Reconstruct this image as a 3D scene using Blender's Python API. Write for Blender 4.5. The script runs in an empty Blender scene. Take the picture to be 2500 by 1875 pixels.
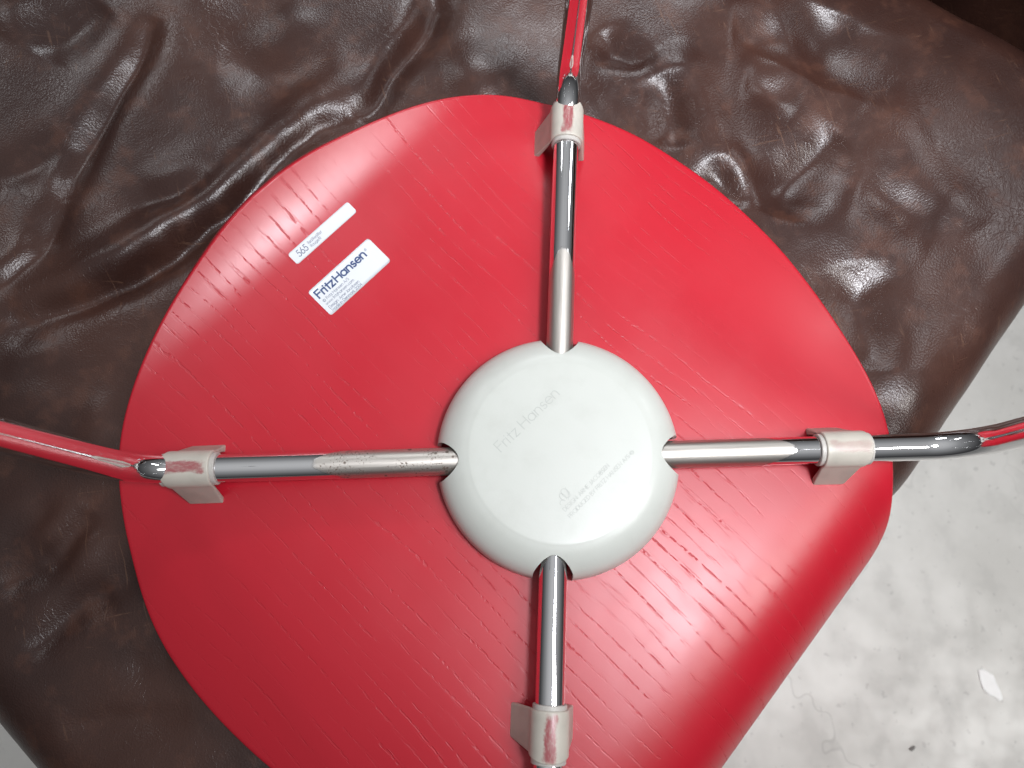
import bpy, bmesh, math
import numpy as np
from mathutils import Matrix, Vector

scene = bpy.context.scene
COL = scene.collection
MM = 0.001

# ------------------------------------------------------------------ camera
cam_d = bpy.data.cameras.new('camera')
cam = bpy.data.objects.new('camera', cam_d); COL.objects.link(cam)
cam_d.sensor_width = 36.0; cam_d.lens = 28.08
cam_d.clip_start = 0.01; cam_d.clip_end = 50
Rw = np.array([[0.9998, 0.0049, 0.0192], [0.0, -0.9687, 0.2484], [0.0199, -0.2483, -0.9685]])
cam.matrix_world = Matrix((
    (Rw[0, 0], -Rw[0, 1], -Rw[0, 2], -0.03059),
    (Rw[1, 0], -Rw[1, 1], -Rw[1, 2], -0.06467),
    (Rw[2, 0], -Rw[2, 1], -Rw[2, 2], 0.41553), (0, 0, 0, 1)))
cam_d.dof.use_dof = True; cam_d.dof.focus_distance = 0.415; cam_d.dof.aperture_fstop = 10.5
scene.camera = cam

# ------------------------------------------------------------------ room light
world = bpy.data.worlds.new('World'); scene.world = world; world.use_nodes = True
wn = world.node_tree; wn.nodes.clear()
wo = wn.nodes.new('ShaderNodeOutputWorld'); wb = wn.nodes.new('ShaderNodeBackground')
wt = wn.nodes.new('ShaderNodeTexCoord'); ws = wn.nodes.new('ShaderNodeSeparateXYZ'); wr = wn.nodes.new('ShaderNodeValToRGB')
wn.links.new(wt.outputs['Generated'], ws.inputs[0]); wn.links.new(ws.outputs['Z'], wr.inputs[0])
wn.links.new(wr.outputs[0], wb.inputs[0]); wn.links.new(wb.outputs[0], wo.inputs[0])
wr.color_ramp.elements[0].position = 0.0; wr.color_ramp.elements[0].color = (0.07, 0.07, 0.074, 1)
wr.color_ramp.elements[1].position = 1.0; wr.color_ramp.elements[1].color = (0.82, 0.83, 0.85, 1)
e = wr.color_ramp.elements.new(0.35); e.color = (0.20, 0.203, 0.21, 1)
e = wr.color_ramp.elements.new(0.72); e.color = (0.44, 0.448, 0.465, 1)
wb.inputs[1].default_value = 0.76

def lamp(name, loc, sx, sy, power, color=(1, 1, 1), aim=(0, 0, 0), spread=180.0):
    d = bpy.data.lights.new(name, 'AREA'); d.shape = 'RECTANGLE'; d.size = sx; d.size_y = sy
    d.energy = power; d.color = color; d.spread = math.radians(spread)
    o = bpy.data.objects.new(name, d); COL.objects.link(o); o.location = loc
    q = (Vector(aim) - Vector(loc)).to_track_quat('-Z', 'Y')
    o.rotation_euler = q.to_euler()
    return o
# overhead fluorescent fixtures above the chair, then one added fill lamp
lamp('ceiling_or_fill_lamp', (0.37, -0.11, 1.25), 0.22, 0.24, 1.85, (0.93, 0.945, 1.0), aim=(0.08, 0.20, 0), spread=43)
lamp('ceiling_or_fill_lamp', (0.10, 2.30, 1.70), 0.90, 0.20, 1.85, (0.93, 0.96, 1.0), aim=(0.10, 0.70, 0), spread=40)
lamp('ceiling_or_fill_lamp', (2.10, 1.50, 1.70), 0.20, 0.90, 0.9, (0.95, 0.97, 1.0), aim=(0.55, 0.28, 0), spread=44)
lamp('ceiling_or_fill_lamp', (-1.70, 1.90, 1.80), 0.20, 0.90, 0.50, (0.97, 0.98, 1.0), aim=(-0.35, 0.50, 0), spread=36)
lamp('ceiling_or_fill_lamp', (1.60, -0.55, 1.80), 0.30, 1.20, 2.7, (1.0, 0.99, 0.97), aim=(0.48, -0.15, -0.30), spread=40)  # added fill, no real fixture: brightens the floor and the shell's bend

scene.view_settings.view_transform = 'Standard'; scene.view_settings.look = 'None'
scene.view_settings.exposure = -0.27; scene.view_settings.gamma = 1.0
scene.render.resolution_x = 1024; scene.render.resolution_y = 768
scene.render.engine = 'CYCLES'

# ------------------------------------------------------------------ helpers
def link(name, me, mats, parent=None, smooth=True):
    o = bpy.data.objects.new(name, me); COL.objects.link(o)
    for m in (mats if isinstance(mats, (list, tuple)) else [mats]): me.materials.append(m)
    if smooth: me.polygons.foreach_set('use_smooth', [True] * len(me.polygons))
    if parent is not None: o.parent = parent
    return o

def mesh(name, verts, faces):
    me = bpy.data.meshes.new(name)
    me.from_pydata([tuple(map(float, v)) for v in np.asarray(verts) * MM], [], [tuple(map(int, f)) for f in faces])
    me.update()
    return me

def grid_faces(n, m, off=0, wrap=False):
    i, j = np.meshgrid(np.arange(n - 1), np.arange(m if wrap else m - 1), indexing='ij')
    j2 = (j + 1) % m
    return (np.stack([i * m + j, i * m + j2, (i + 1) * m + j2, (i + 1) * m + j], -1).reshape(-1, 4) + off)

def grid_mesh(name, P, flip=False):
    """P: (n,m,3) array in mm -> mesh (fast path)"""
    n, m = P.shape[:2]
    f = grid_faces(n, m)
    if flip: f = f[:, ::-1]
    me = bpy.data.meshes.new(name)
    me.vertices.add(n * m); me.vertices.foreach_set('co', (P.reshape(-1) * MM).astype(np.float32))
    me.loops.add(f.size); me.loops.foreach_set('vertex_index', f.reshape(-1).astype(np.int32))
    me.polygons.add(len(f)); me.polygons.foreach_set('loop_start', (np.arange(len(f)) * 4).astype(np.int32))
    me.update(calc_edges=True); me.validate()
    return me

def empty(name, loc=(0, 0, 0)):
    o = bpy.data.objects.new(name, None); COL.objects.link(o); o.location = loc; o.empty_display_size = 0.05
    return o

def tag(o, label=None, cat=None, group=None, kind=None):
    if label: o['label'] = label
    if cat: o['category'] = cat
    if group: o['group'] = group
    if kind: o['kind'] = kind
    return o

rng = np.random.RandomState(7)
def vnoise(x, y, seed):
    r = np.random.RandomState(seed).rand(256, 256) * 2 - 1
    xi = np.floor(x).astype(int); yi = np.floor(y).astype(int); fx = x - xi; fy = y - yi
    fx = fx * fx * fx * (fx * (fx * 6 - 15) + 10); fy = fy * fy * fy * (fy * (fy * 6 - 15) + 10)
    g = lambda a, b: r[a % 256, b % 256]
    return (g(xi, yi) * (1 - fx) * (1 - fy) + g(xi + 1, yi) * fx * (1 - fy)
            + g(xi, yi + 1) * (1 - fx) * fy + g(xi + 1, yi + 1) * fx * fy)

# ------------------------------------------------------------------ materials
class NT:
    def __init__(s, name):
        s.m = bpy.data.materials.new(name); s.m.use_nodes = True; s.t = s.m.node_tree; s.t.nodes.clear()
        s.out = s.t.nodes.new('ShaderNodeOutputMaterial'); s.b = s.t.nodes.new('ShaderNodeBsdfPrincipled')
        s.t.links.new(s.b.outputs[0], s.out.inputs[0])
    def put(s, sock, v):
        if v is None: return
        if hasattr(v, 'links') or isinstance(v, bpy.types.NodeSocket): s.t.links.new(v, sock)
        elif isinstance(v, (tuple, list)) and len(v) == 3 and sock.type == 'RGBA': sock.default_value = (*v, 1)
        else: sock.default_value = v
    def set(s, **k):
        for a, v in k.items(): s.put(s.b.inputs[a.replace('_', ' ')], v)
    def math(s, op, a, b=None, c=None, clamp=False):
        n = s.t.nodes.new('ShaderNodeMath'); n.operation = op; n.use_clamp = clamp
        s.put(n.inputs[0], a); s.put(n.inputs[1], b); s.put(n.inputs[2], c); return n.outputs[0]
    def coord(s, kind='Object'):
        return s.t.nodes.new('ShaderNodeTexCoord').outputs[kind]
    def uv(s): return s.t.nodes.new('ShaderNodeUVMap').outputs[0]
    def sep(s, v):
        n = s.t.nodes.new('ShaderNodeSeparateXYZ'); s.put(n.inputs[0], v); return n.outputs
    def comb(s, x, y, z=0.0):
        n = s.t.nodes.new('ShaderNodeCombineXYZ'); s.put(n.inputs[0], x); s.put(n.inputs[1], y); s.put(n.inputs[2], z); return n.outputs[0]
    def mapv(s, v, scale=(1, 1, 1), rot=(0, 0, 0), loc=(0, 0, 0)):
        n = s.t.nodes.new('ShaderNodeMapping'); s.put(n.inputs[0], v); n.inputs['Scale'].default_value = scale
        n.inputs['Rotation'].default_value = rot; n.inputs['Location'].default_value = loc; return n.outputs[0]
    dims = '3D'
    def noise(s, v, scale, detail=2.0, rough=0.5, dist=0.0, out='Fac'):
        n = s.t.nodes.new('ShaderNodeTexNoise'); n.noise_dimensions = s.dims; s.put(n.inputs['Vector'], v); n.inputs['Scale'].default_value = scale
        n.inputs['Detail'].default_value = detail; n.inputs['Roughness'].default_value = rough; n.inputs['Distortion'].default_value = dist
        return n.outputs[out]
    def voro(s, v, scale, feature='F1', out='Distance', rand=1.0):
        n = s.t.nodes.new('ShaderNodeTexVoronoi'); n.feature = feature; n.voronoi_dimensions = s.dims; s.put(n.inputs['Vector'], v)
        n.inputs['Scale'].default_value = scale; n.inputs['Randomness'].default_value = rand; return n.outputs[out]
    def ramp(s, f, a, b, lo=0.0, hi=1.0, smooth=True):
        n = s.t.nodes.new('ShaderNodeMapRange'); n.interpolation_type = 'SMOOTHSTEP' if smooth else 'LINEAR'
        s.put(n.inputs[0], f); n.inputs[1].default_value = a; n.inputs[2].default_value = b
        n.inputs[3].default_value = lo; n.inputs[4].default_value = hi; return n.outputs[0]
    def mix(s, f, a, b, blend='MIX'):
        n = s.t.nodes.new('ShaderNodeMix'); n.data_type = 'RGBA'; n.blend_type = blend
        s.put(n.inputs[0], f); s.put(n.inputs[6], a); s.put(n.inputs[7], b); return n.outputs[2]
    def bump(s, h, dist, strength=1.0, normal=None):
        n = s.t.nodes.new('ShaderNodeBump'); s.put(n.inputs['Height'], h); n.inputs['Distance'].default_value = dist
        n.inputs['Strength'].default_value = strength
        if normal is not None: s.put(n.inputs['Normal'], normal)
        return n.outputs[0]

def mat_red():
    n = NT('red_lacquered_ash'); n.dims = '2D'; u = n.mapv(n.uv(), (1000, 1000, 1)); s_, v_, _ = n.sep(u)     # millimetres
    warp = n.math('MULTIPLY', n.math('SUBTRACT', n.noise(n.mapv(u, (0.0045, 0.016, 1)), 1.0, 2.0), 0.5), 22.0)
    jit = n.math('MULTIPLY', n.math('SUBTRACT', n.noise(n.mapv(u, (0.16, 0.5, 1)), 1.0, 2.0), 0.5), 1.3)
    vw = n.math('ADD', n.math('ADD', v_, warp), jit)
    # early-wood rings: chains of open pores
    ph = n.math('FRACT', n.math('DIVIDE', vw, 8.2))
    d = n.math('MULTIPLY', n.math('ABSOLUTE', n.math('SUBTRACT', ph, 0.5)), 8.2)
    line = n.ramp(d, 0.18, 0.65, 1.0, 0.0)
    dash = n.ramp(n.noise(n.mapv(u, (0.017, 0.13, 1)), 1.0, 4.0, 0.7), 0.42, 0.56)
    dash = n.math('MULTIPLY', dash, n.ramp(n.noise(n.mapv(u, (0.30, 0.34, 1), loc=(5, 3, 0)), 1.0, 2.0, 0.6), 0.42, 0.54))
    area = n.ramp(n.noise(n.mapv(u, (0.006, 0.011, 1), loc=(3.1, 8.2, 0)), 1.0, 1.0), 0.32, 0.56, 0.15, 1.0)
    chain = n.math('MULTIPLY', n.math('MULTIPLY', line, dash), area)
    fine = n.ramp(n.noise(n.mapv(u, (0.05, 1.3, 1)), 1.0, 2.0, 0.6), 0.57, 0.72)
    fine = n.math('MULTIPLY', fine, n.math('MULTIPLY', n.ramp(d, 0.3, 2.6, 0.8, 0.05), area))
    pore = n.math('MAXIMUM', chain, n.math('MULTIPLY', fine, 0.45))
    tone = n.noise(n.mapv(u, (0.004, 0.05, 1)), 1.0, 2.0)
    base = n.mix(tone, (0.365, 0.0050, 0.0145), (0.405, 0.0068, 0.019))
    n.set(Base_Color=n.mix(n.math('MULTIPLY', pore, 0.42), base, (0.30, 0.003, 0.010)))
    n.set(Roughness=n.math('ADD', n.ramp(n.noise(n.mapv(u, (0.03, 0.03, 1)), 1.0, 3.0), 0.3, 0.7, 0.32, 0.355), n.math('MULTIPLY', pore, 0.2)))
    micro = n.noise(n.mapv(u, (0.5, 0.9, 1)), 1.0, 2.0)
    hgt = n.math('SUBTRACT', n.math('MULTIPLY', micro, 0.05), pore)
    n.set(Normal=n.bump(hgt, 0.00012, 0.8)); n.b.inputs['Specular IOR Level'].default_value = 0.5
    return n.m

def mat_leather(name='brown_leather'):
    n = NT(name); n.dims = '2D'; o = n.uv()
    big = n.noise(o, 9.0, 3.0, 0.6); mid = n.noise(n.mapv(o, loc=(2, 1, 0)), 42.0, 3.0, 0.65)
    col = n.mix(n.ramp(big, 0.38, 0.66), (0.031, 0.0132, 0.0102), (0.049, 0.0205, 0.0146))
    col = n.mix(n.ramp(mid, 0.52, 0.74, 0, 0.42), col, (0.085, 0.034, 0.021))
    scr = n.noise(n.mapv(n.mapv(o, rot=(0, 0, 0.6)), (38, 420, 100)), 1.0, 3.0, 0.6, 0.6)
    scr2 = n.noise(n.mapv(n.mapv(o, rot=(0, 0, -0.9), loc=(1, 2, 0)), (45, 520, 100)), 1.0, 3.0, 0.6, 0.8)
    sm = n.math('MAXIMUM', n.ramp(scr, 0.655, 0.74), n.ramp(scr2, 0.665, 0.75))
    sm = n.math('MULTIPLY', sm, n.ramp(n.noise(o, 16.0, 2.0), 0.45, 0.62, 0.0, 0.26))
    col = n.mix(sm, col, (0.19, 0.100, 0.060))
    n.set(Base_Color=col)
    n.set(Roughness=n.math('ADD', n.ramp(mid, 0.3, 0.7, 0.27, 0.36), n.math('MULTIPLY', sm, 0.15)))
    cell = n.ramp(n.voro(n.mapv(o, loc=(0.3, 0.1, 0)), 820.0, 'F1'), 0.05, 0.75, 1.0, 0.0)
    wv = n.t.nodes.new('ShaderNodeVectorMath'); wv.operation = 'MULTIPLY_ADD'
    n.put(wv.inputs[0], n.noise(o, 60.0, 2.0, 0.6, out='Color')); wv.inputs[1].default_value = (0.02, 0.02, 0.02); n.put(wv.inputs[2], o)
    fine = n.ramp(n.voro(n.mapv(n.mapv(wv.outputs[0], rot=(0, 0, 0.75)), (1.0, 2.3, 1.0)), 85.0, 'DISTANCE_TO_EDGE'), 0.0, 0.07)
    fine = n.math('MULTIPLY', fine, n.ramp(n.noise(o, 13.0, 2.0), 0.40, 0.62))
    wob = n.noise(o, 300.0, 2.0, 0.6)
    h = n.math('ADD', n.math('ADD', n.math('MULTIPLY', cell, 0.30), n.math('MULTIPLY', wob, 0.42)), n.math('MULTIPLY', fine, 0.30))
    n.set(Normal=n.bump(h, 0.00036, 0.46)); n.b.inputs['Specular IOR Level'].default_value = 0.38
    return n.m

def mat_floor():
    n = NT('polished_concrete'); n.dims = '2D'; o = n.coord('Object')
    a = n.noise(o, 5.0, 5.0, 0.62); b = n.noise(n.mapv(o, loc=(4, 2, 0)), 22.0, 4.0, 0.6)
    col = n.mix(n.ramp(a, 0.3, 0.7), (0.55, 0.54, 0.51), (0.66, 0.65, 0.62))
    col = n.mix(n.ramp(b, 0.50, 0.70, 0, 0.26), col, (0.42, 0.415, 0.395))
    wp = n.noise(o, 7.0, 3.0, 0.6, out='Color')
    vm = n.t.nodes.new('ShaderNodeVectorMath'); vm.operation = 'MULTIPLY_ADD'
    n.put(vm.inputs[0], wp); vm.inputs[1].default_value = (0.22, 0.22, 0.22); n.put(vm.inputs[2], o)
    cr = n.ramp(n.voro(vm.outputs[0], 2.6, 'DISTANCE_TO_EDGE'), 0.0, 0.006, 1, 0)
    cr = n.math('MULTIPLY', cr, n.ramp(n.noise(o, 3.0, 2.0), 0.45, 0.60, 0.0, 0.28))
    col = n.mix(cr, col, (0.22, 0.215, 0.20))
    sp = n.ramp(n.noise(o, 110.0, 2.0, 0.5), 0.68, 0.77, 0, 0.3)
    col = n.mix(sp, col, (0.26, 0.25, 0.24))
    n.set(Base_Color=col, Roughness=n.ramp(b, 0.3, 0.7, 0.38, 0.55), Normal=n.bump(n.math('SUBTRACT', b, cr), 0.0006, 0.5))
    return n.m

def mat_hub():
    n = NT('white_hub_plastic'); o = n.coord('Object')
    d = n.noise(o, 60.0, 4.0, 0.6)
    n.set(Base_Color=n.mix(n.ramp(d, 0.45, 0.75, 0, 0.5), (0.455, 0.470, 0.435), (0.41, 0.42, 0.385)))
    n.set(Roughness=n.ramp(n.noise(o, 200.0, 3.0), 0.3, 0.7, 0.30, 0.40), Normal=n.bump(n.noise(o, 900.0, 2.0), 0.00004, 0.5))
    return n.m

def mat_clip():
    n = NT('ivory_clip_plastic'); o = n.coord('Object'); x, y, z = n.sep(o)
    base = n.mix(n.ramp(n.noise(o, 90.0, 3.0), 0.4, 0.7), (0.46, 0.43, 0.375), (0.40, 0.375, 0.325))
    nn = n.math('MULTIPLY', n.math('SUBTRACT', n.noise(n.mapv(o, (180, 260, 180)), 1.0, 4.0, 0.7), 0.5), 0.006)
    wy = n.ramp(n.math('ADD', n.math('ABSOLUTE', y), nn), 0.0018, 0.0036, 1, 0)
    wz = n.ramp(z, 0.0215, 0.0226, 0, 1)
    wx = n.ramp(n.math('ADD', n.math('ABSOLUTE', n.math('SUBTRACT', x, 0.0005)), nn), 0.0085, 0.0115, 1, 0)
    w = n.math('MULTIPLY', n.math('MULTIPLY', wy, wz), wx)
    rnd = n.t.nodes.new('ShaderNodeObjectInfo').outputs['Random']
    w = n.math('MULTIPLY', w, n.ramp(rnd, 0.0, 0.8, 0.25, 0.95, False))
    rub = n.math('MULTIPLY', w, n.ramp(n.noise(n.mapv(o, (300, 700, 300)), 1.0, 4.0, 0.7), 0.25, 0.6, 0.55, 1.0))
    n.set(Base_Color=n.mix(rub, base, (0.26, 0.050, 0.060)), Roughness=n.ramp(rub, 0, 1, 0.42, 0.30))
    n.set(Normal=n.bump(n.noise(o, 700.0, 3.0), 0.00006, 0.6))
    return n.m

def mat_tube(name, satin_end, pits=0.0):
    """chrome steel; the inner length up to satin_end (mm along the tube) is left satin"""
    n = NT(name); o = n.coord('Object'); x, y, z = n.sep(n.mapv(o, (1000, 1000, 1000)))
    up = n.math('DIVIDE', n.math('SUBTRACT', z, 13.2), 7.0)
    lim = n.math('ADD', satin_end - 14.0, n.math('MULTIPLY', n.math('MINIMUM', n.math('MULTIPLY', up, up), 1.0), 14.0))
    lim = n.math('ADD', lim, n.math('MULTIPLY', n.math('SUBTRACT', n.noise(o, 500.0, 2.0), 0.5), 2.0))
    sat = n.ramp(n.math('SUBTRACT', x, lim), -2.5, 1.0, 1, 0)
    fl = n.noise(n.mapv(o, (25, 900, 900)), 1.0, 3.0, 0.6)
    rough = n.math('ADD', n.math('MULTIPLY', sat, n.ramp(fl, 0.3, 0.7, 0.38, 0.46)), 0.022)
    col = n.mix(sat, (0.83, 0.83, 0.835), n.mix(fl, (0.46, 0.43, 0.39), (0.56, 0.53, 0.49)))
    scu = n.ramp(n.noise(n.mapv(o, (260, 1200, 700)), 1.0, 3.0, 0.7), 0.68, 0.76, 0, 0.2)
    col = n.mix(scu, col, (0.42, 0.40, 0.38))
    rough = n.math('ADD', rough, n.math('MULTIPLY', scu, 0.12))
    bmp = n.math('MULTIPLY', n.math('MULTIPLY', fl, sat), 0.5)
    if pits:
        pt = n.math('MULTIPLY', n.ramp(n.noise(o, 800.0, 3.0, 0.6), 0.54, 0.66), n.ramp(n.noise(n.mapv(o, (60, 160, 160)), 1.0, 2.0), 0.42, 0.62))
        pt = n.math('MULTIPLY', n.math('MULTIPLY', pt, sat), pits)
        blob = n.math('MULTIPLY', n.math('MULTIPLY', n.ramp(n.voro(o, 150.0), 0.13, 0.19, 1, 0), n.ramp(n.noise(o, 40.0, 1.0), 0.42, 0.52)), n.math('MULTIPLY', sat, 0.8))
        pt = n.math('MAXIMUM', pt, blob)
        col = n.mix(pt, col, (0.12, 0.085, 0.065)); rough = n.math('ADD', rough, n.math('MULTIPLY', pt, 0.3))
        bmp = n.math('SUBTRACT', bmp, pt)
    n.set(Base_Color=col, Metallic=1.0, Roughness=rough, Normal=n.bump(bmp, 0.00006, 0.5))
    return n.m

def mat_plain(name, col, rough=0.5, var=0.06, scale=120.0, metallic=0.0):
    n = NT(name); o = n.coord('Object')
    n.set(Base_Color=n.mix(n.noise(o, scale, 3.0), tuple(c * (1 - var) for c in col), tuple(min(1, c * (1 + var)) for c in col)),
          Roughness=rough, Metallic=metallic)
    return n.m

RED = mat_red(); LEATHER = mat_leather(); FLOOR = mat_floor(); HUB = mat_hub(); CLIP = mat_clip()
STICKER = mat_plain('white_sticker_film', (0.58, 0.60, 0.62), 0.36, 0.02)
INK = mat_plain('navy_ink', (0.018, 0.045, 0.14), 0.45); INK2 = mat_plain('grey_ink', (0.10, 0.125, 0.20), 0.45)
EMBOSS = mat_plain('hub_lettering_plastic', (0.37, 0.385, 0.36), 0.36)
BUSH = mat_plain('grey_bushing_plastic', (0.42, 0.40, 0.37), 0.45); RUBBER = mat_plain('black_rubber', (0.02, 0.02, 0.02), 0.6)

# ------------------------------------------------------------------ floor
FZ = -430.0
me = grid_mesh('floor', np.stack(np.meshgrid(np.linspace(-3000, 3000, 25), np.linspace(-3000, 3000, 25), indexing='ij') + [np.full((25, 25), FZ)], -1), flip=False)
floor = link('floor', me, FLOOR); tag(floor, kind='structure')

# ------------------------------------------------------------------ chair shell geometry (mm, seat plane z = 0, upside down)
AX = math.radians(-44.0)
EU = np.array([math.cos(AX), math.sin(AX)]); EV = np.array([-math.sin(AX), math.cos(AX)])     # towards the backrest / across
BEND0, TH = 130.0, math.radians(77.0)
_t = np.linspace(-32, 78, 441); _x = (_t + 32) / 110.0; _th = TH * _x * _x * (3 - 2 * _x)
_bu = np.r_[0, np.cumsum(np.cos(_th[:-1]) * 0.25)] - 32; _bz = -np.r_[0, np.cumsum(np.sin(_th[:-1]) * 0.25)]
def bend_u(v): return BEND0 - 0.065 * np.asarray(v, float)          # the shell turns down here into the backrest
V0 = -10.0
def xy(u, v): return u * EU[0] + v * EV[0], u * EU[1] + v * EV[1]
def smooth01(x): x = np.clip(x, 0, 1); return x * x * (3 - 2 * x)
def shell_point(s, v):
    s, v = np.broadcast_arrays(np.asarray(s, float), np.asarray(v, float))
    UB = bend_u(v)
    q = s - UB; ext = np.maximum(q - 78, 0.0)
    u = np.where(q < -32, s, UB + np.interp(q, _t, _bu) + ext * math.cos(TH)); z = np.interp(q, _t, _bz) - ext * math.sin(TH)
    t = np.maximum(-s - 110, 0.0); z = z + t * t / (2 * 300.0) + np.maximum(-s - 178, 0.0) ** 2 / 150.0
    side = np.maximum(np.abs(v - V0) - 105, 0.0) ** 2 * 0.0015
    z = z - side * (1 - smooth01((s - 60) / 90.0))
    u = u - side * 0.8 * smooth01((s - 230) / 90.0)
    x, y = xy(u, v)
    return np.stack([x, y, z], -1)
def shell_normal(s, v):
    a = shell_point(s + 0.5, v) - shell_point(s - 0.5, v); b = shell_point(s, v + 0.5) - shell_point(s, v - 0.5)
    nn = np.cross(a, b); return nn / np.linalg.norm(nn, axis=-1, keepdims=True)

chair = empty('chair', (0, 0, 0))
tag(chair, 'red wooden shell chair with chrome legs lying upside down on the brown leather sofa', 'chair')

OUT = [(-211.2, 8), (-210.6, 19), (-209.2, 33), (-206.6, 47), (-203.8, 61), (-197, 89), (-187.5, 112.8), (-178, 130.4), (-166, 146), (-153.5, 157), (-139, 168.3),
       (-123, 177.8),
       (-104, 187), (-84, 193), (-63, 196.5), (-44, 198), (-22, 197.5), (3, 195), (23, 190.5), (52, 182), (79, 171), (102, 158), (119, 146.5),
       (131, 137), (139, 131), (148, 124.5), (162, 116), (172, 108), (182, 99), (195, 92), (212, 90), (235, 97), (270, 118), (320, 146), (370, 171),
       (420, 186), (460, 187), (490, 176), (510, 156), (522, 130), (529, 95), (533, 50), (534, 8)]
def catmull(pts, k):
    p = np.array([2 * np.array(pts[0]) - np.array(pts[1])] + [np.array(q) for q in pts] + [2 * np.array(pts[-1]) - np.array(pts[-2])], float)
    o = []
    for i in range(1, len(p) - 2):
        for t in np.arange(k) / k:
            o.append(0.5 * (2 * p[i] + (p[i + 1] - p[i - 1]) * t + (2 * p[i - 1] - 5 * p[i] + 4 * p[i + 1] - p[i + 2]) * t * t
                            + (3 * p[i] - p[i - 1] - 3 * p[i + 1] + p[i + 2]) * t ** 3))
    o.append(p[-2]); return np.array(o)
ol = catmull(OUT, 5)
for _ in range(12): ol[1:-1] = 0.5 * ol[1:-1] + 0.25 * (ol[:-2] + ol[2:])
SS, HW = ol[:, 0], ol[:, 1]
NJ = 81
wj = np.sin(np.linspace(-1, 1, NJ) * math.pi / 2 * 0.86); wj /= wj[-1]
Sg = np.repeat(SS[:, None], NJ, 1); Vg = V0 + (2.5 * smooth01((-Sg - 70) / 60.0) + 4.0 * smooth01((-Sg - 150) / 45.0)) + HW[:, None] * wj[None, :]
P = shell_point(Sg, Vg); Nn = shell_normal(Sg, Vg)
THK = 9.0
top = P; bot = P - Nn * THK
ni = len(SS)
loop = [(0, j) for j in range(NJ)] + [(i, NJ - 1) for i in range(1, ni)] + [(ni - 1, j) for j in range(NJ - 2, -1, -1)] + [(i, 0) for i in range(ni - 2, 0, -1)]
li = np.array(loop); lp = P[li[:, 0], li[:, 1]]; ln = Nn[li[:, 0], li[:, 1]]
tg = np.roll(lp, -2, 0) - np.roll(lp, 2, 0)
outw = np.cross(tg, ln); outw /= np.linalg.norm(outw, axis=1, keepdims=True)
if (outw * (lp - np.array([*xy(0, V0), 0]))).sum() < 0: outw = -outw
nt = ni * NJ
verts = [top.reshape(-1, 3), bot.reshape(-1, 3)]
suv = [np.stack([Sg, Vg], -1).reshape(-1, 2)] * 2
rings = [(0.7, 0.25), (1.1, 1.1), (1.15, 7.9), (0.7, 8.75)]
for o_, d_ in rings:
    verts.append(lp + outw * o_ - ln * d_); suv.append(np.stack([Sg[li[:, 0], li[:, 1]], Vg[li[:, 0], li[:, 1]]], -1) + 1.0)
verts = np.concatenate(verts); suv = np.concatenate(suv)
gf = grid_faces(ni, NJ)
faces = [tuple(f) for f in gf] + [tuple(f[::-1] + nt) for f in gf]
nl = len(li); lid = li[:, 0] * NJ + li[:, 1]
chain = [lid] + [2 * nt + k * nl + np.arange(nl) for k in range(len(rings))] + [lid + nt]
for a, b in zip(chain[:-1], chain[1:]):
    for k in range(nl):
        k2 = (k + 1) % nl; faces.append((a[k], b[k], b[k2], a[k2]))
me = mesh('seat_shell', verts, faces)
bm = bmesh.new(); bm.from_mesh(me); bmesh.ops.recalc_face_normals(bm, faces=bm.faces); bm.to_mesh(me); bm.free()
uvl = me.uv_layers.new(name='UVMap'); vi = np.zeros(len(me.loops), np.int32); me.loops.foreach_get('vertex_index', vi)
uvl.data.foreach_set('uv', (suv[vi] * MM).astype(np.float32).reshape(-1))
shell = link('seat_shell', me, RED, chair)

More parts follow.
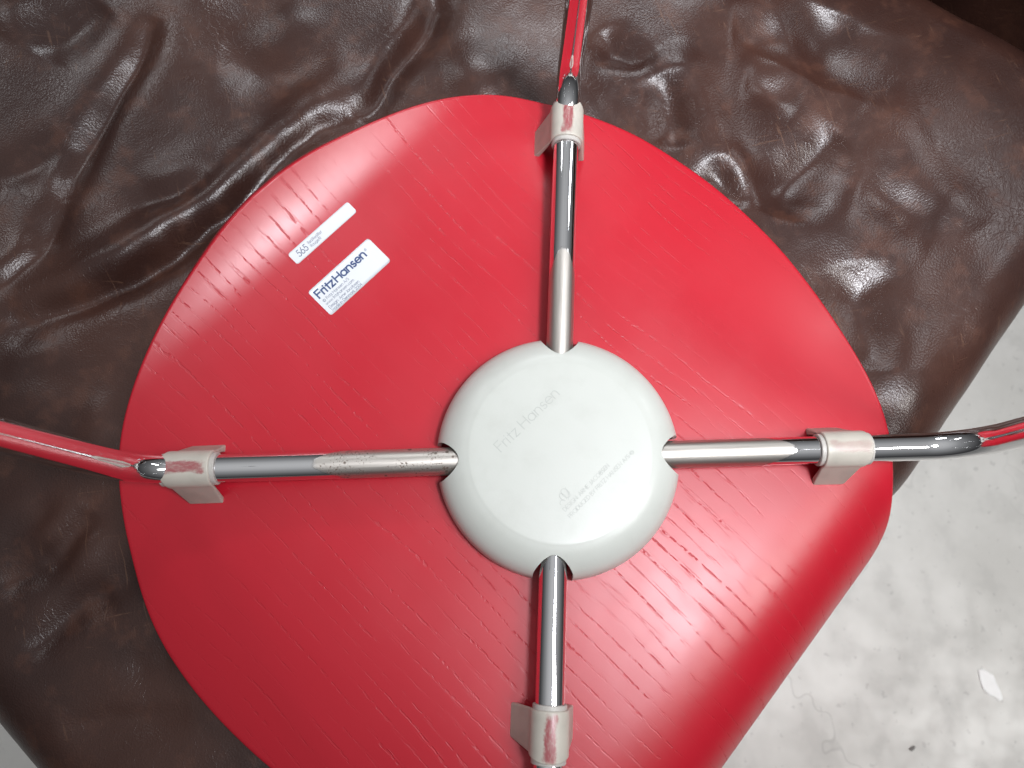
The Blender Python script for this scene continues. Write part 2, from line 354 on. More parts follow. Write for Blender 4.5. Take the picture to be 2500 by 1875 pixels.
# ------------------------------------------------------------------ sofa
sofa = empty('leather_sofa', (0, 0, FZ * MM))
tag(sofa, 'worn dark brown leather sofa with creased seat cushion under the upturned red chair', 'sofa')
UNSOFA = Matrix.Translation((0, 0, -FZ * MM))
FOLDS = [
    (12, 12, [(-308,89),(-285,102),(-257,122),(-229,140),(-209,153),(-191,168),(-171,188),(-148,219),(-138,231)]),
    (-11, 6, [(-310,76),(-290,90),(-265,100),(-245,110),(-221,129),(-205,146),(-188,160),(-167,185),(-144,208),(-126,218)]),
    (2.5, 3.5, [(-264,96),(-239,109),(-217,126),(-205,140)]),
    (-9, 6, [(-254,288),(-262,257),(-272,234),(-280,214),(-287,195),(-290,179),(-290,162)]),
    (4, 20, [(-236,288),(-243,257),(-254,229),(-266,195),(-274,170)]),
    (-6, 6, [(-290,162),(-294,146),(-298,129),(-312,110),(-324,102)]),
    (6, 9, [(-296,134),(-308,122),(-320,112),(-327,106)]),
    (-13, 7, [(-68,316),(-72,303),(-84,282),(-94,265),(-103,246),(-110,231),(-119,219)]),
    (9, 9, [(-78,305),(-91,282),(-102,259),(-111,238),(-122,223)]),
    (-3, 8, [(-337,171),(-330,176),(-315,187),(-298,204)]),
    (-4, 14, [(-206,261),(-187,257),(-170,245),(-159,230)]),
    (6, 13, [(-139,236),(-129,246)]),
    (5, 12, [(-173,270),(-167,284)]),
    (6, 16, [(-64,247),(-45,250),(-26,240)]),
    (4, 12, [(-272,153),(-263,160)]),
    (4, 14, [(-226,302),(-216,296)]),
    (5, 16, [(-346,275),(-339,290),(-337,304)]),
    (3, 9, [(-239,167),(-225,177),(-206,186)]),
    (-3, 6, [(-245,155),(-223,163),(-205,176)]),
    (-4, 10, [(-315,261),(-303,280),(-287,296)]),
    (3, 7, [(-308,54),(-293,63),(-274,68)]),
    (9, 15, [(67,269),(80,252),(89,234),(96,216),(99,193),(101,180)]),
    (-7, 9, [(72,250),(79,229),(79,212),(77,199)]),
    (7, 12, [(57,225),(61,212)]),
    (-4, 8, [(42,230),(48,215)]),
    (7, 11, [(25,241),(31,233)]),
    (6, 8, [(105,200),(115,187),(126,171),(133,157)]),
    (-4, 6, [(100,190),(110,174),(121,160)]),
    (-8, 22, [(196,299),(182,274),(170,252)]),
    (-9, 13, [(182,213),(170,204),(156,189),(144,173),(139,154)]),
    (-5, 7, [(37,286),(44,270),(55,261),(66,264)]),
    (4, 9, [(42,263),(52,255),(64,253)]),
    (5, 18, [(154,150),(169,156)]),
    (5, 20, [(196,131),(206,128)]),
    (5, 16, [(214,182),(235,174),(251,162),(260,145)]),
    (-4, 14, [(192,175),(219,163),(239,151)]),
    (7, 18, [(193,110),(204,95),(207,74),(204,51),(201,35)]),
    (-5, 13, [(178,125),(184,102),(191,81),(191,57)]),
    (5, 16, [(97,299),(111,303)]),
    (5, 16, [(138,298),(151,300)]),
    (-5, 14, [(117,282),(137,279),(156,286)]),
    (4, 14, [(149,263),(163,269)]),
    (-4, 10, [(126,249),(140,246),(159,236)]),
    (4, 10, [(151,199),(160,205)]),
    (3, 20, [(197,224),(218,214),(241,219)]),
    (4, 7, [(-250,29),(-250,12)]),
    (5, 7, [(-257,-18),(-264,-33),(-272,-45)]),
    (5, 6, [(-244,-31),(-250,-45),(-258,-59)]),
    (-5, 6, [(-250,-23),(-258,-41),(-266,-55)]),
    (-4, 5, [(-296,-65),(-281,-56),(-264,-50)]),
    (-5, 6, [(-273,-98),(-263,-85),(-251,-74),(-235,-65)]),
    (3, 5, [(-210,-102),(-198,-97)]),
    (-4, 5, [(-215,-104),(-205,-101)]),
    (3, 10, [(-293,-31),(-284,-16)]),
    (-4, 7, [(-289,-38),(-274,-26)]),
    (4, 12, [(-301,38),(-287,33)]),
    (-3, 6, [(-252,-135),(-224,-129),(-189,-124)]),
    (3, 7, [(-247,-132),(-222,-124)]),
    (-4, 6, [(-237,-67),(-225,-59)]),
]

def set_uv(me, uv):
    l = me.uv_layers.new(name='UVMap'); vi = np.zeros(len(me.loops), np.int32); me.loops.foreach_get('vertex_index', vi)
    l.data.foreach_set('uv', (uv[vi] * MM).astype(np.float32).reshape(-1))
def seg_dist(x, y, pts):
    """distance to the polyline and position along it (0..1)"""
    best = np.full(x.shape, 1e9); par = np.zeros(x.shape)
    p = np.array(pts, float); L = np.r_[0, np.cumsum(np.hypot(*np.diff(p, axis=0).T))]
    for k in range(len(p) - 1):
        ax, ay = p[k]; bx, by = p[k + 1]; dx, dy = bx - ax, by - ay; l2 = dx * dx + dy * dy + 1e-9
        t = np.clip(((x - ax) * dx + (y - ay) * dy) / l2, 0, 1)
        d = np.hypot(x - ax - t * dx, y - ay - t * dy); m = d < best
        best = np.where(m, d, best); par = np.where(m, (L[k] + t * math.sqrt(l2)) / L[-1], par)
    return best, par
CZ, CR = -25.0, 38.0
def u_edge(v):
    l = 138 + (305 - v) * 0.118
    lim = 149.0 + 22 * smooth01((v - 95) / 70.0)
    return -6 * np.logaddexp(-l / 6, -lim / 6)
VLO, VHI, ULO = -304.0, 408.0, -640.0
step = 1.35
q_u = np.arange(0, (137 - ULO) + 60 + 150, step)          # parameter along the depth; the edge end is aligned
q_v = np.arange(-120, VHI - VLO + 120, step)
Qu, Qv = np.meshgrid(q_u, q_v, indexing='ij')
def wrap(d, r):
    """d = surface distance past the start of the rounding -> (offset, drop)"""
    a = np.clip(d / r, 0, math.pi / 2)
    return np.where(d < 0, d, r * np.sin(a)), np.where(d < 0, 0, r * (1 - np.cos(a))) + np.maximum(d - r * math.pi / 2, 0)
vlo_o, vlo_d = wrap(CR - Qv, CR)
vhi_o, vhi_d = wrap(Qv - (VHI - VLO - 30), 30.0)
V = np.where(Qv < CR, VLO + CR - vlo_o, np.where(Qv > VHI - VLO - 30, VHI - 30 + vhi_o, VLO + Qv))
Ue = u_edge(V)
uo, ud = wrap(Qu + ULO - (137 - CR), CR)
U = ULO + (137 - CR - ULO + uo) * (Ue - ULO) / (137 - ULO)
drop = np.minimum(np.sqrt(ud ** 2 + (vlo_d + vhi_d) ** 2), 175.0)
V = V + (0.17 * U + 14) * smooth01((V - 150) / 250.0)      # the armrest side is not quite square
X, Y = xy(U, V)
h = np.zeros_like(X)
h += 3.0 * vnoise(X / 95, Y / 95, 3) + 1.0 * vnoise(X / 50 + 9, Y / 50, 5) + 0.2 * vnoise(X / 23, Y / 23 + 4, 11)
A1 = (X * 0.75 - Y * 0.66, X * 0.66 + Y * 0.75)
wx = X + 3.5 * vnoise(X / 40, Y / 40, 31) + 1.0 * vnoise(X / 14, Y / 14, 33); wy = Y + 3.5 * vnoise(X / 40, Y / 40, 32) + 1.0 * vnoise(X / 14, Y / 14, 34)
crease = np.zeros_like(h)
for hh, w, pts in FOLDS:
    d, par = seg_dist(wx, wy, pts)
    taper = 0.12 + 0.88 * np.sin(np.clip(par, 0.0, 1.0) * math.pi) ** 0.6
    if len(pts) <= 2: taper = 0.6
    if hh > 0: w, hh = w * 1.2, hh * 0.85
    prof = np.exp(-(d / w) ** 2) if hh > 0 else (0.55 * np.exp(-np.sqrt((d / w) ** 2 + 0.12)) * 1.35 + 0.5 * np.exp(-(d / (1.5 * w)) ** 2))
    if hh > 0: h += hh * taper * prof
    else: crease += hh * taper * prof
def blur(a, sig):
    r = int(3 * sig / step) + 1; k = np.exp(-0.5 * (np.arange(-r, r + 1) * step / sig) ** 2); k /= k.sum()
    for ax in (0, 1):
        p = np.pad(a, [(r, r) if i == ax else (0, 0) for i in (0, 1)], mode='edge'); o = np.zeros_like(a); n_ = a.shape[ax]
        for i, w_ in enumerate(k): o += w_ * (p[i:i + n_] if ax == 0 else p[:, i:i + n_])
        a = o
    return a
h = 0.95 * blur(h, 4.5) + 0.25 * blur(h, 2.0) + 0.45 * blur(crease, 5.0) + 0.95 * blur(crease, 1.6)
h += 0.10 * vnoise(A1[0] / 8, A1[1] / 17, 21)
h *= np.exp(-drop / 26.0)
h += 2.5 * vnoise(X / 30, (Y + drop) / 60, 41) * (1 - np.exp(-drop / 20.0))
Z = CZ + h - drop
# the chair presses the leather down wherever the shell lies over it
UB = bend_u(np.clip(V, -200, 200))
s_of = np.where(U < UB - 32, U, UB + np.interp(U - UB, _bu, _t))
hw_at = np.interp(s_of, SS, HW)
inside = smooth01((hw_at + 8 - np.abs(V - V0)) / 12.0)
th_at = np.interp(s_of - UB, _t, _th)
sb = shell_point(s_of, V)[..., 2] - THK / np.maximum(np.cos(th_at), 0.35) - 1.2
Z = np.where(inside > 0, np.minimum(Z, sb + (1 - inside) * 14), Z)
me = grid_mesh('seat_cushion', np.stack([X, Y, Z - FZ], -1))
set_uv(me, np.stack([Qu, Qv], -1).reshape(-1, 2))
cush = link('seat_cushion', me, LEATHER, sofa)

def block(name, u0, u1, v0, v1, z0, z1, r, seed, parent, lean=0.0, shear=0.0):
    """rounded upholstered block built as a closed loop profile (v,z) swept along u with rounded ends"""
    prof = []
    for (cx, cz, a0) in ((v1 - r, z1 - r, 0), (v0 + r, z1 - r, 90), (v0 + r, z0 + r * .3, 180), (v1 - r, z0 + r * .3, 270)):
        for a in np.linspace(a0, a0 + 90, 12):
            rr = r if a0 < 180 else r * .3
            prof.append((cx + (r if a0 < 180 else r) * math.cos(math.radians(a)), cz + rr * math.sin(math.radians(a))))
    prof = np.array(prof); dens = []
    for k in range(len(prof)):
        a, b = prof[k], prof[(k + 1) % len(prof)]; m = max(1, int(np.hypot(*(b - a)) / 10))
        for t in range(m): dens.append(a + (b - a) * t / m)
    prof = np.array(dens); c = prof.mean(0)
    us, sc = [], []
    for a in np.linspace(0, 90, 8): us.append(u0 + r * (1 - math.sin(math.radians(a)))); sc.append(a)
    us = [u0 + r * (1 - math.cos(math.radians(a))) for a in np.linspace(0, 90, 9)] + list(np.linspace(u0 + r, u1 - r, 70)[1:-1]) + [u1 - r * (1 - math.cos(math.radians(a))) for a in np.linspace(90, 0, 9)]
    rows = []
    for u in us:
        e_ = max(u0 + r - u, u - (u1 - r), 0.0) / r; ins = r * (1 - math.sqrt(max(0, 1 - e_ * e_)))
        dvec = c - prof; q = prof + np.sign(dvec) * np.minimum(np.abs(dvec), ins)
        nz = 4.0 * vnoise(np.full(len(q), u) / 70, (q[:, 0] + q[:, 1]) / 70, seed) + 1.2 * vnoise(np.full(len(q), u) / 22, (q[:, 0] - q[:, 1]) / 22, seed + 1)
        q = q + (q - c) / np.maximum(np.linalg.norm(q - c, axis=1, keepdims=True), 1) * (nz[:, None] - 1)
        vv = q[:, 0] + lean * (q[:, 1] - z0) + shear * u; x, y = xy(u, vv); rows.append(np.stack([x, y, q[:, 1] - FZ], -1))
    Pm = np.array(rows); n, m = Pm.shape[:2]
    f = [tuple(t) for t in grid_faces(n, m, wrap=True)] + [tuple(range(m))[::-1], tuple((n - 1) * m + k for k in range(m))]
    me = mesh(name, Pm.reshape(-1, 3), f)
    bm = bmesh.new(); bm.from_mesh(me); bmesh.ops.recalc_face_normals(bm, faces=bm.faces); bm.to_mesh(me); bm.free()
    cl_ = np.r_[0, np.cumsum(np.hypot(*np.diff(prof, axis=0).T))]
    set_uv(me, np.stack(np.meshgrid(np.array(us), cl_, indexing='ij'), -1).reshape(-1, 2) + seed * 13.0)
    return link(name, me, LEATHER, parent)
block('armrest', -640, 170, 462, 676, -415, 120, 45, 51, sofa, lean=0.02, shear=0.17)
block('sofa_base', -640, 122, -296, 424, -420, -190, 12, 61, sofa)

# ------------------------------------------------------------------ hub cover
def lathe(prof, seg=128):
    a = np.arange(seg) / seg * 2 * math.pi
    return np.array([[(r * math.cos(t), r * math.sin(t), z) for t in a] for r, z in prof])
HC = np.array([1.5, 2.0])
outer = catmull([(63, 0.6), (62.9, 4.8), (61.9, 9.8), (59.4, 14.3), (55.5, 18.0), (51.0, 20.6), (47.0, 21.8), (43, 22.2), (24, 22.5), (1.0, 22.6)], 4)
inner = [(0.9 if r < 2 else r - 2.0 * min(1, (r / 60)), z - (2.0 if z > 15 else 2.0 * z / 15)) for r, z in outer][::-1]
pr = [tuple(p) for p in outer] + inner
Pl = lathe(pr); n, m = Pl.shape[:2]
f = [tuple(t) for t in grid_faces(n, m, wrap=True)]
f += [(0 * m + (k + 1) % m, 0 * m + k, (n - 1) * m + k, (n - 1) * m + (k + 1) % m) for k in range(m)]
# close the pin holes at the axis
ko = len(outer) - 1
verts = list(Pl.reshape(-1, 3)) + [np.array([0, 0, 22.6]), np.array([0, 0, 20.6])]
f = [q for q in f if not (ko * m <= min(q) and max(q) < (ko + 2) * m)]
for k in range(m):
    f.append((ko * m + k, ko * m + (k + 1) % m, len(verts) - 2)); f.append(((ko + 1) * m + (k + 1) % m, (ko + 1) * m + k, len(verts) - 1))
me = mesh('hub_cover', verts, f)
bm = bmesh.new(); bm.from_mesh(me); bmesh.ops.recalc_face_normals(bm, faces=bm.faces); bm.to_mesh(me); bm.free()
hub = link('hub_cover', me, HUB, chair); hub.location = (HC[0] * MM, HC[1] * MM, 0.0)
# slots for the four tubes
LEGS = [('left', 182.1, 183.0, (172, 196.5), 122, 1, 0.6), ('top', 87.5, 187.0, (178.5, 201.5), 113, 0, 3.6),
        ('right', 1.8, 187.0, (135.5, 159.5), 121, 0, -1.2), ('bottom', -92.3, 187.0, (119.5, 142.5), 0, 0, -3.2)]
cb = bmesh.new()
for nm, ang, *_ in LEGS:
    ca, sa = math.cos(math.radians(ang)), math.sin(math.radians(ang)); R8 = 10.0
    sec = [(-R8, -8.0)] + [(-R8 * math.cos(t), 10.6 + R8 * math.sin(t)) for t in np.linspace(0, math.pi, 25)] + [(R8, -8.0)]
    loops = []
    for x in (30.0, 90.0):
        loops.append([cb.verts.new(((x * ca - b * sa) * MM - HC[0] * MM, (x * sa + b * ca) * MM - HC[1] * MM, c * MM)) for b, c in sec])
    k = len(sec)
    for i in range(k): cb.faces.new((loops[0][i], loops[0][(i + 1) % k], loops[1][(i + 1) % k], loops[1][i]))
    cb.faces.new(loops[0][::-1]); cb.faces.new(loops[1])
bmesh.ops.recalc_face_normals(cb, faces=cb.faces)
cme = bpy.data.meshes.new('slot_cutter'); cb.to_mesh(cme); cb.free()
cut = bpy.data.objects.new('slot_cutter', cme); COL.objects.link(cut); cut.location = hub.location
md = hub.modifiers.new('slots', 'BOOLEAN'); md.operation = 'DIFFERENCE'; md.solver = 'EXACT'; md.object = cut
bpy.context.view_layer.update()
dg = bpy.context.evaluated_depsgraph_get()
nm_ = bpy.data.meshes.new_from_object(hub.evaluated_get(dg))
hub.modifiers.clear(); hub.data = nm_; nm_.name = 'hub_cover'
bpy.data.objects.remove(cut); bpy.data.meshes.remove(cme)
nm_.polygons.foreach_set('use_smooth', [True] * len(nm_.polygons))
try: nm_.set_sharp_from_angle(angle=math.radians(38))
except Exception: pass

# ------------------------------------------------------------------ legs, clips
def tube_mesh(name, path, r, seg=40, caps=True):
    p = np.array(path, float); t = np.gradient(p, axis=0); t /= np.linalg.norm(t, axis=1, keepdims=True)
    b = np.tile(np.array([0.0, 1.0, 0.0]), (len(p), 1)); c = np.cross(t, b); c /= np.linalg.norm(c, axis=1, keepdims=True)
    a = np.arange(seg) / seg * 2 * math.pi
    Pm = p[:, None, :] + r * (np.cos(a)[None, :, None] * b[:, None, :] + np.sin(a)[None, :, None] * c[:, None, :])
    f = [tuple(q) for q in grid_faces(len(p), seg, wrap=True)]
    if caps: f += [tuple(range(seg))[::-1], tuple((len(p) - 1) * seg + k for k in range(seg))]
    me = mesh(name, Pm.reshape(-1, 3), f)
    bm = bmesh.new(); bm.from_mesh(me); bmesh.ops.recalc_face_normals(bm, faces=bm.faces); bm.to_mesh(me); bm.free()
    return me
TZ0, TZ1 = 11.8, 14.6
SPLAY = math.radians(83.0)
LEG_L = 425.0
def leg_path(bend):
    sl = (TZ1 - TZ0) / 150.0
    z = lambda x: TZ0 + (x - 30) * sl
    pts = [(x, 0, z(x)) for x in np.linspace(20, bend, 60)]
    a0 = math.atan(sl); rb = 30.0; cx, cz = bend - rb * math.sin(a0), z(bend) + rb * math.cos(a0)
    for a in np.linspace(a0, SPLAY, 26)[1:]: pts.append((cx + rb * math.sin(a), 0, cz - rb * math.cos(a)))
    d = np.array([math.cos(SPLAY), 0, math.sin(SPLAY)]); e0 = np.array(pts[-1])
    n_ = 12; ln_ = (LEG_L - e0[2]) / d[2]
    for k in range(1, n_ + 1): pts.append(tuple(e0 + d * ln_ * k / n_))
    return pts, d
def clip_mesh(a0, a1, base, tz, shift):
    """local: x along the tube (0 = middle), y across, z up from the seat plane"""
    R1 = 9.4; h0 = base - 1.0
    ow = 15.0
    sec = [(-ow, h0), (-ow, h0 + 2.2), (-R1, tz - 1.0)] + [(-R1 * math.cos(t), tz + R1 * 0.98 * math.sin(t)) for t in np.linspace(0.12, math.pi - 0.12, 23)] + [(R1, tz - 1.0), (ow, h0 + 2.2), (ow, h0)]
    inn = [(ow - 3.2, h0), (8.0, tz - 2.0)] + [(7.25 * math.cos(t), tz + 7.25 * math.sin(t)) for t in np.linspace(0.0, math.pi, 21)] + [(-8.0, tz - 2.0), (-ow + 3.2, h0)]
    sec = sec + inn; k = len(sec); L = (a1 - a0) / 2
    bm = bmesh.new(); rows = []
    hmax = tz + R1
    for e_, ins in ((-1, 0.0), (1, 0.0)):
        row = []
        for y, z in sec:
            fz = (z - h0) / (hmax - h0)
            x = -L - 0.5 * (1 - fz) if e_ < 0 else L - 8.5 * (1 - fz) ** 1.0
            y = y + shift * max(0.0, min(1.0, (tz - z) / (tz - h0)))
            row.append(bm.verts.new((x * MM, y * MM, z * MM)))
        rows.append(row)
    for i in range(k): bm.faces.new((rows[0][i], rows[0][(i + 1) % k], rows[1][(i + 1) % k], rows[1][i]))
    bm.faces.new(rows[0][::-1]); bm.faces.new(rows[1])
    bmesh.ops.recalc_face_normals(bm, faces=bm.faces)
    bm.normal_update()
    eds = [e2 for e2 in bm.edges if len(e2.link_faces) == 2 and e2.calc_face_angle(0) > math.radians(40)]
    bmesh.ops.bevel(bm, geom=eds, offset=0.9 * MM, segments=3, profile=0.6, affect='EDGES', clamp_overlap=True)
    me = bpy.data.meshes.new('leg_clip'); bm.to_mesh(me); bm.free()
    return me
for nm, ang, bend, (a0, a1), sat, pits, shift in LEGS:
    pts, dr = leg_path(bend)
    mt = mat_tube('chrome_tube_' + nm, sat, 0.9 if pits else 0.0)
    lg = link('leg', tube_mesh('leg', pts, 7.0), mt, chair)
    lg.rotation_euler = (0, 0, math.radians(ang))
    e0 = np.array(pts[-1])
    ft = link('foot', tube_mesh('foot', [e0 - dr * 16, e0 - dr * 8, e0, e0 + dr * 3, e0 + dr * 5], 8.6, 24), RUBBER, lg)
    mid = (a0 + a1) / 2; tz = TZ0 + (mid - 30) * (TZ1 - TZ0) / 150.0
    ca, sa = math.cos(math.radians(ang)), math.sin(math.radians(ang))
    um = np.array([mid * ca, mid * sa]) @ EU; vm_ = np.array([mid * ca, mid * sa]) @ EV
    base = float(shell_point(um, vm_)[2])
    cl = link('leg_clip', clip_mesh(a0, a1, min(base, 0) - 0.5, tz, shift), CLIP, chair)
    cl.location = (mid * ca * MM, mid * sa * MM, 0); cl.rotation_euler = (0, 0, math.radians(ang))
    try: cl.data.set_sharp_from_angle(angle=math.radians(50))
    except Exception: pass
    # grey sleeve that peeps out of the clip around the tube
    L = (a1 - a0) / 2
    bp = lathe([(7.02, -L - 2.2), (8.0, -L - 2.2), (8.25, -L - 1.9), (8.25, L + 0.4), (8.0, L + 0.7), (7.02, L + 0.7)], 40)
    bp = np.stack([bp[..., 2], bp[..., 0], bp[..., 1] + tz], -1); n2, m2 = bp.shape[:2]
    fb = [tuple(q) for q in grid_faces(n2, m2, wrap=True)] + [((n2 - 1) * m2 + k, (n2 - 1) * m2 + (k + 1) % m2, (k + 1) % m2, k) for k in range(m2)]
    bme = mesh('bushing', bp.reshape(-1, 3), fb)
    bm = bmesh.new(); bm.from_mesh(bme); bmesh.ops.recalc_face_normals(bm, faces=bm.faces); bm.to_mesh(bme); bm.free()
    bs = link('bushing', bme, BUSH, cl, smooth=False)

# ------------------------------------------------------------------ stroke lettering
def arc(cx, cy, rx, ry, a0, a1, n=14):
    return [(cx + rx * math.cos(math.radians(a)), cy + ry * math.sin(math.radians(a))) for a in np.linspace(a0, a1, n)]
X_ = 0.48; r_ = X_ / 2
def ring(cx=r_, cy=r_, rx=r_, ry=r_): return arc(cx, cy, rx, ry, 0, 360, 24)
G = {
 'F': (.46, [[(0, 0), (0, .72), (.40, .72)], [(0, .40), (.36, .40)]]), 'H': (.62, [[(0, 0), (0, .72)], [(.54, 0), (.54, .72)], [(0, .38), (.54, .38)]]),
 'r': (.28, [[(0, 0), (0, X_)], arc(.17, .29, .17, .18, 180, 65)]), 'i': (.12, [[(0, 0), (0, X_)], [(0, .62), (0, .67)]]),
 't': (.30, [[(.12, 0), (.12, .66)], [(0, X_), (.26, X_)]]), 'z': (.42, [[(0, X_), (.34, X_), (0, 0), (.36, 0)]]),
 'a': (.58, [ring(), [(X_, 0), (X_, X_)]]), 'n': (.50, [[(0, 0), (0, X_)], arc(.20, .28, .20, .20, 180, 0) + [(.40, 0)]]),
 's': (.36, [arc(.14, .355, .13, .125, 40, 270, 12) + arc(.14, .125, .15, .125, 90, -145, 12)[0:]]),
 'e': (.54, [[(0.01, .25), (X_, .25)] + arc(r_, r_, r_, r_, 2, 318, 22)]), 'h': (.50, [[(0, 0), (0, .75)], arc(.20, .28, .20, .20, 180, 0) + [(.40, 0)]]),
 'w': (.72, [[(0, X_), (.16, 0), (.32, X_), (.48, 0), (.64, X_)]]), '.': (.16, [[(.04, 0), (.04, .05)]]), ':': (.16, [[(.04, 0), (.04, .05)], [(.04, .38), (.04, .43)]]),
 'f': (.28, [[(.10, 0), (.10, .60)] + arc(.22, .60, .12, .12, 180, 80, 6), [(0, X_), (.24, X_)]]), 'c': (.46, [arc(r_, r_, r_, r_, 45, 315, 20)]),
 'o': (.56, [ring()]), 'm': (.76, [[(0, 0), (0, X_)], arc(.16, .32, .16, .16, 180, 0) + [(.32, 0)], arc(.48, .32, .16, .16, 180, 0) + [(.64, 0)]]),
 'g': (.56, [ring(), [(X_, X_), (X_, -.05)] + arc(r_, -.05, r_, .15, 0, -150, 10)]), 'd': (.58, [ring(), [(X_, 0), (X_, .75)]]), 'b': (.58, [ring(), [(0, 0), (0, .75)]]),
 'k': (.42, [[(0, 0), (0, .75)], [(.32, X_), (0, .2), (.34, 0)]]), 'u': (.50, [[(0, X_), (0, .2)] + arc(.20, .20, .20, .20, 180, 360) + [(.40, X_)], [(.40, 0), (.40, X_)]]),
 'ø': (.56, [ring(), [(.02, -.04), (.46, .52)]]), 'A': (.64, [[(0, 0), (.28, .72), (.56, 0)], [(.10, .24), (.46, .24)]]),
 'D': (.60, [[(0, 0), (0, .72), (.18, .72)] + arc(.18, .36, .34, .36, 90, -90) + [(0, 0)]]), 'M': (.76, [[(0, 0), (.10, .72), (.34, .1), (.58, .72), (.68, 0)]]),
 'J': (.34, [[(.24, .72), (.24, .12)] + arc(.10, .12, .14, .14, 0, -120, 8)]), 'S': (.48, [arc(.20, .54, .17, .18, 40, 270) + arc(.20, .18, .20, .18, 90, -150)]),
 'R': (.50, [[(0, 0), (0, .72), (.18, .72)] + arc(.20, .53, .19, .19, 90, -90) + [(0, .34)], [(.16, .34), (.40, 0)]]),
 'E': (.46, [[(.38, 0), (0, 0), (0, .72), (.38, .72)], [(0, .38), (.34, .38)]]), 'I': (.14, [[(0, 0), (0, .72)]]), 'N': (.62, [[(0, 0), (0, .72), (.52, 0), (.52, .72)]]),
 'G': (.72, [arc(.36, .36, .36, .36, 40, 350, 22) + [(.40, .33)]]), 'C': (.66, [arc(.36, .36, .36, .36, 42, 318, 22)]), 'O': (.80, [ring(.36, .36, .36, .36)]),
 'B': (.48, [[(0, 0), (0, .72), (.16, .72)] + arc(.18, .55, .17, .17, 90, -90) + [(0, .38)], [(.18, .38)] + arc(.20, .19, .20, .19, 90, -90) + [(0, 0)]]),
 'P': (.46, [[(0, 0), (0, .72), (.18, .72)] + arc(.20, .53, .19, .19, 90, -90) + [(0, .34)]]), 'U': (.58, [[(0, .72), (0, .24)] + arc(.24, .24, .24, .24, 180, 360) + [(.48, .72)]]),
 'Y': (.54, [[(0, .72), (.24, .36), (.48, .72)], [(.24, .36), (.24, 0)]]), 'T': (.50, [[(0, .72), (.44, .72)], [(.22, .72), (.22, 0)]]), 'Z': (.52, [[(0, .72), (.44, .72), (0, 0), (.46, 0)]]),
 '/': (.34, [[(0, -.06), (.26, .76)]]), '5': (.50, [[(.40, .72), (.14, .72), (.08, .42)] + arc(.19, .23, .22, .23, 115, -150, 16)]),
 '6': (.52, [ring(.22, .22, .22, .22), [(.04, .32), (.30, .74)]]), '2': (.48, [arc(.20, .52, .20, .20, 170, -20, 12) + [(0, 0), (.42, 0)]]),
 '0': (.54, [ring(.23, .36, .23, .36)]), '4': (.52, [[(.34, 0), (.34, .72), (0, .18), (.46, .18)]]),
 '©': (.84, [ring(.36, .30, .36, .36), arc(.36, .30, .18, .18, 45, 315)]), '®': (.84, [ring(.36, .30, .36, .36), [(.26, .12), (.26, .48), (.40, .48), (.42, .34), (.28, .30), (.46, .12)]]),
}
def text_strokes(txt, x0, y0, size, width=None, track=0.06):
    """list of polylines; size = cap height; width fits the line to a length"""
    k = size / 0.72; x = 0.0; res = []
    for ch in txt:
        if ch == ' ': x += .26; continue
        adv, st = G[ch]
        for s in st: res.append([(x + px, py) for px, py in s])
        x += adv + track
    kx = k if width is None else width / x
    return [[(x0 + px * kx, y0 + py * k) for px, py in s] for s in res]
def ribbons(strokes, w, place, lift):
    """strokes -> flat raised ribbons; place(x,y) -> (point, normal)"""
    V_, F_ = [], []
    for s in strokes:
        s = np.array(s); 
        t = np.gradient(s, axis=0) if len(s) > 2 else np.tile(s[1] - s[0], (len(s), 1))
        d0 = np.diff(s, axis=0); L = np.hypot(*d0.T)
        t = np.zeros_like(s); dn = d0 / np.maximum(L[:, None], 1e-9)
        t[0] = dn[0]; t[-1] = dn[-1]; t[1:-1] = dn[:-1] + dn[1:]
        ln_ = np.linalg.norm(t, axis=1, keepdims=True); t /= np.maximum(ln_, 1e-6)
        nrm = np.stack([-t[:, 1], t[:, 0]], -1)
        mit = np.ones(len(s)); mit[1:-1] = 1 / np.clip((nrm[1:-1] * np.stack([-dn[:-1, 1], dn[:-1, 0]], -1)).sum(1), 0.45, 1)
        s = s.copy(); s[0] -= t[0] * w * .35; s[-1] += t[-1] * w * .35
        b = len(V_)
        for k in range(len(s)):
            for sg in (-1, 1):
                q = s[k] + sg * nrm[k] * mit[k] * w / 2; p, nn = place(*q); V_.append(p + nn * lift)
                V_.append(p + nn * 0.01)
        for k in range(len(s) - 1):
            a = b + k * 4; c = a + 4
            F_ += [(a, a + 2, c + 2, c), (a + 2, a + 3, c + 3, c + 2), (a + 1, a, c, c + 1)]
    return V_, F_
def fix(me):
    bm = bmesh.new(); bm.from_mesh(me)
    for f_ in bm.faces:
        if f_.normal.z < -0.2: f_.normal_flip()
    bm.to_mesh(me); bm.free(); return me

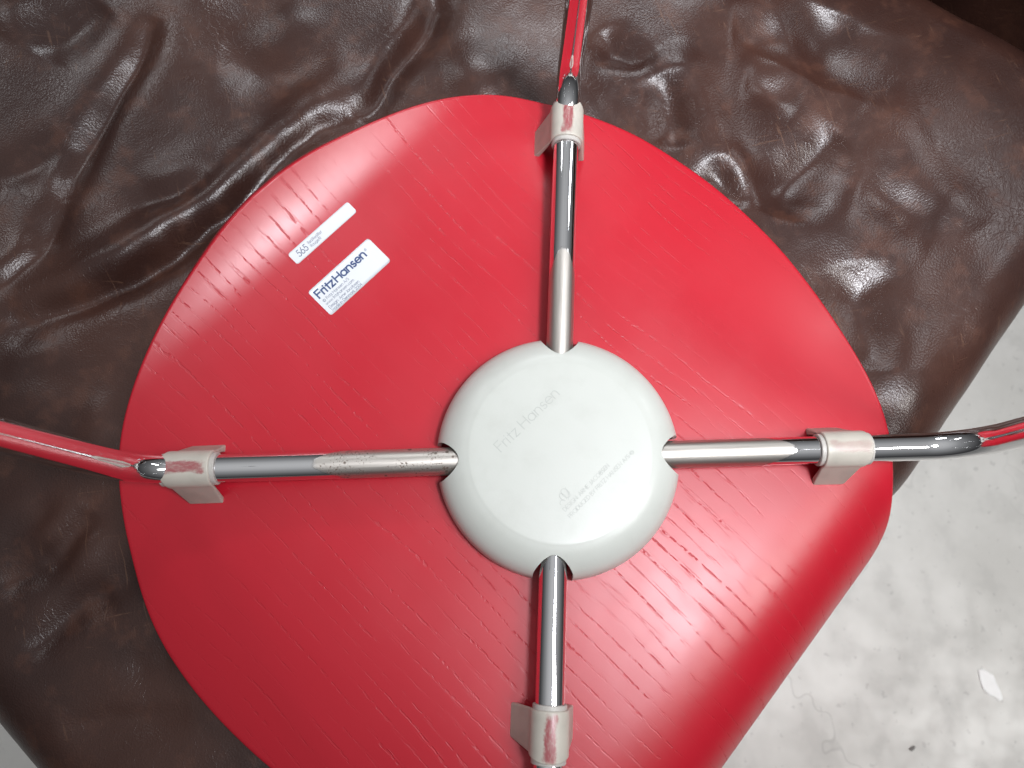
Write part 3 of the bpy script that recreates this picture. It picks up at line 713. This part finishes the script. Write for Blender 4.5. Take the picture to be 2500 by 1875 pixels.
# ------------------------------------------------------------------ stickers on the shell
def sticker(s0, s1, v0, v1, rc, label, texts):
    thick = 0.18
    Lx, Ly = v1 - v0, s1 - s0
    xs = np.r_[rc * (1 - np.cos(np.linspace(0, math.pi / 2, 9))), np.linspace(rc, Lx - rc, 30)[1:-1], Lx - rc * (1 - np.cos(np.linspace(math.pi / 2, 0, 9)))]
    rows = []
    for x in xs:
        e_ = max(rc - x, x - (Lx - rc), 0.0); ins = rc - math.sqrt(max(rc * rc - e_ * e_, 0))
        ins = min(ins, rc * 0.98); ys = np.linspace(ins, Ly - ins, 9)
        sN = s1 - ys; vN = np.full(9, v0 + x); pt = shell_point(sN, vN) ; nn = shell_normal(sN, vN)
        if nn[0, 2] < 0: nn = -nn
        rows.append(np.concatenate([pt[:1] + nn[:1] * 0.02, pt + nn * thick, pt[-1:] + nn[-1:] * 0.02]))
    Pm = np.array(rows); n, m = Pm.shape[:2]
    me = fix(mesh('sticker', Pm.reshape(-1, 3), [tuple(q) for q in grid_faces(n, m)]))
    st = link('sticker', me, STICKER, chair); st['label'] = label
    def place(x, y):
        p = shell_point(s1 - y, v0 + x); nn = shell_normal(s1 - y, v0 + x)
        return p, (nn if nn[2] > 0 else -nn)
    for mt, items in texts:
        VV, FF = [], []
        for txt, x, y, size, width, sw in items:
            v_, f_ = ribbons(text_strokes(txt, x, y, size, width), sw, place, thick + 0.07)
            o = len(VV); VV += v_; FF += [tuple(i + o for i in q) for q in f_]
        link('printed_text', fix(mesh('printed_text', VV, FF)), mt, st, smooth=False)
sticker(-182.0, -174.6, -20.2, 24.3, 1.4, 'narrow white sticker printed 565', [
    (INK2, [('565', 4.0, 2.2, 3.5, 7.2, 0.46), ('Rød/Red/Rot', 12.4, 4.1, 1.5, 10.0, 0.17), ('Rouge/R', 12.4, 1.9, 1.5, 7.5, 0.17)])])
sticker(-160.0, -142.0, -26.9, 18.2, 1.6, 'white maker sticker printed in navy blue', [
    (INK, [('Fritz', 2.4, 11.2, 4.5, 12.6, 0.88), ('Hansen', 15.6, 11.2, 4.5, 22.8, 0.88)]),
    (INK2, [('®', 38.6, 13.6, 1.4, 1.6, 0.14), ('© Fritz Hansen A/S', 2.5, 8.0, 1.6, 19.0, 0.19), ('www.fritzhansen.com', 2.5, 5.7, 1.6, 20.5, 0.19),
            ('Design: Arne Jacobsen', 2.5, 3.2, 1.6, 22.0, 0.19), ('Made in Denmark 2004', 2.5, 1.0, 1.6, 22.0, 0.19)])])

# raised lettering on the hub cover
pz = np.array([p[1] for p in outer][::-1]); prr = np.array([p[0] for p in outer][::-1])
def hub_place(x, y):
    c45 = math.sqrt(.5); X0 = (x - y) * c45; Y0 = (x + y) * c45           # text runs up to the right
    return np.array([X0, Y0, np.interp(math.hypot(X0, Y0), prr, pz)]), np.array([0, 0, 1.0])
st = text_strokes('Fritz Hansen', -21.5, 20.4, 5.4, 43.0)
st2 = text_strokes('DESIGN: ARNE JACOBSEN', -20.0, -22.6, 2.0, 32.0) + text_strokes('PRODUCED BY FRITZ HANSEN A/S ©', -20.5, -26.6, 2.0, 46.5)
mono = [arc(-13.5, -16.4, 1.7, 2.6, 0, 360, 24), arc(-15.8, -16.8, 1.2, 2.2, -60, 250, 20), arc(-17.6, -18.4, 1.6, 1.0, 20, 200, 12), [(-14.6, -19.6), (-12.6, -17.6), (-11.6, -14.4)]]
for q, w in ((st, 0.42), (st2, 0.22), (mono, 0.24)):
    a, b = ribbons(q, w, hub_place, 0.16)
    link('raised_lettering', fix(mesh('raised_lettering', a, b)), EMBOSS, hub, smooth=False)

# ------------------------------------------------------------------ bits on the floor
def flake(name, pts, h, loc, mat, label, cat):
    bm = bmesh.new(); bt = []
    lo = [bm.verts.new((x * MM, y * MM, 0.0)) for x, y in pts]
    hi = [bm.verts.new((x * .93 * MM, y * .93 * MM, (h * (0.75 + 0.5 * rng.rand())) * MM)) for x, y in pts]
    ctr = bm.verts.new((0, 0, h * 1.15 * MM)); k = len(pts)
    for i in range(k):
        bm.faces.new((lo[i], lo[(i + 1) % k], hi[(i + 1) % k], hi[i])); bm.faces.new((hi[i], hi[(i + 1) % k], ctr))
    bm.faces.new(lo[::-1]); bmesh.ops.recalc_face_normals(bm, faces=bm.faces)
    me = bpy.data.meshes.new(name); bm.to_mesh(me); bm.free()
    o = link(name, me, mat, smooth=False); o.location = (loc[0] * MM, loc[1] * MM, (FZ + 0.3) * MM); tag(o, label, cat); return o
flake('paint_flake', [(-9, 15), (-4, 16), (2, 12), (6, 10), (8, 2), (11, -6), (12, -13), (8, -15), (4, -11), (-2, -9), (-7, -3), (-9, 5)], 0.5, (467, -159),
      mat_plain('white_flake', (0.93, 0.93, 0.92), 0.5), 'jagged white flake lying on the grey concrete floor', 'flake')
flake('dark_crumb', [(-3, 0), (-1, 1.5), (2, 3), (3.5, 2.5), (2, -0.5), (-1, -2)], 1.0, (381, -218),
      mat_plain('dark_crumb', (0.20, 0.19, 0.18), 0.8), 'tiny dark crumb lying on the grey concrete floor', 'crumb')
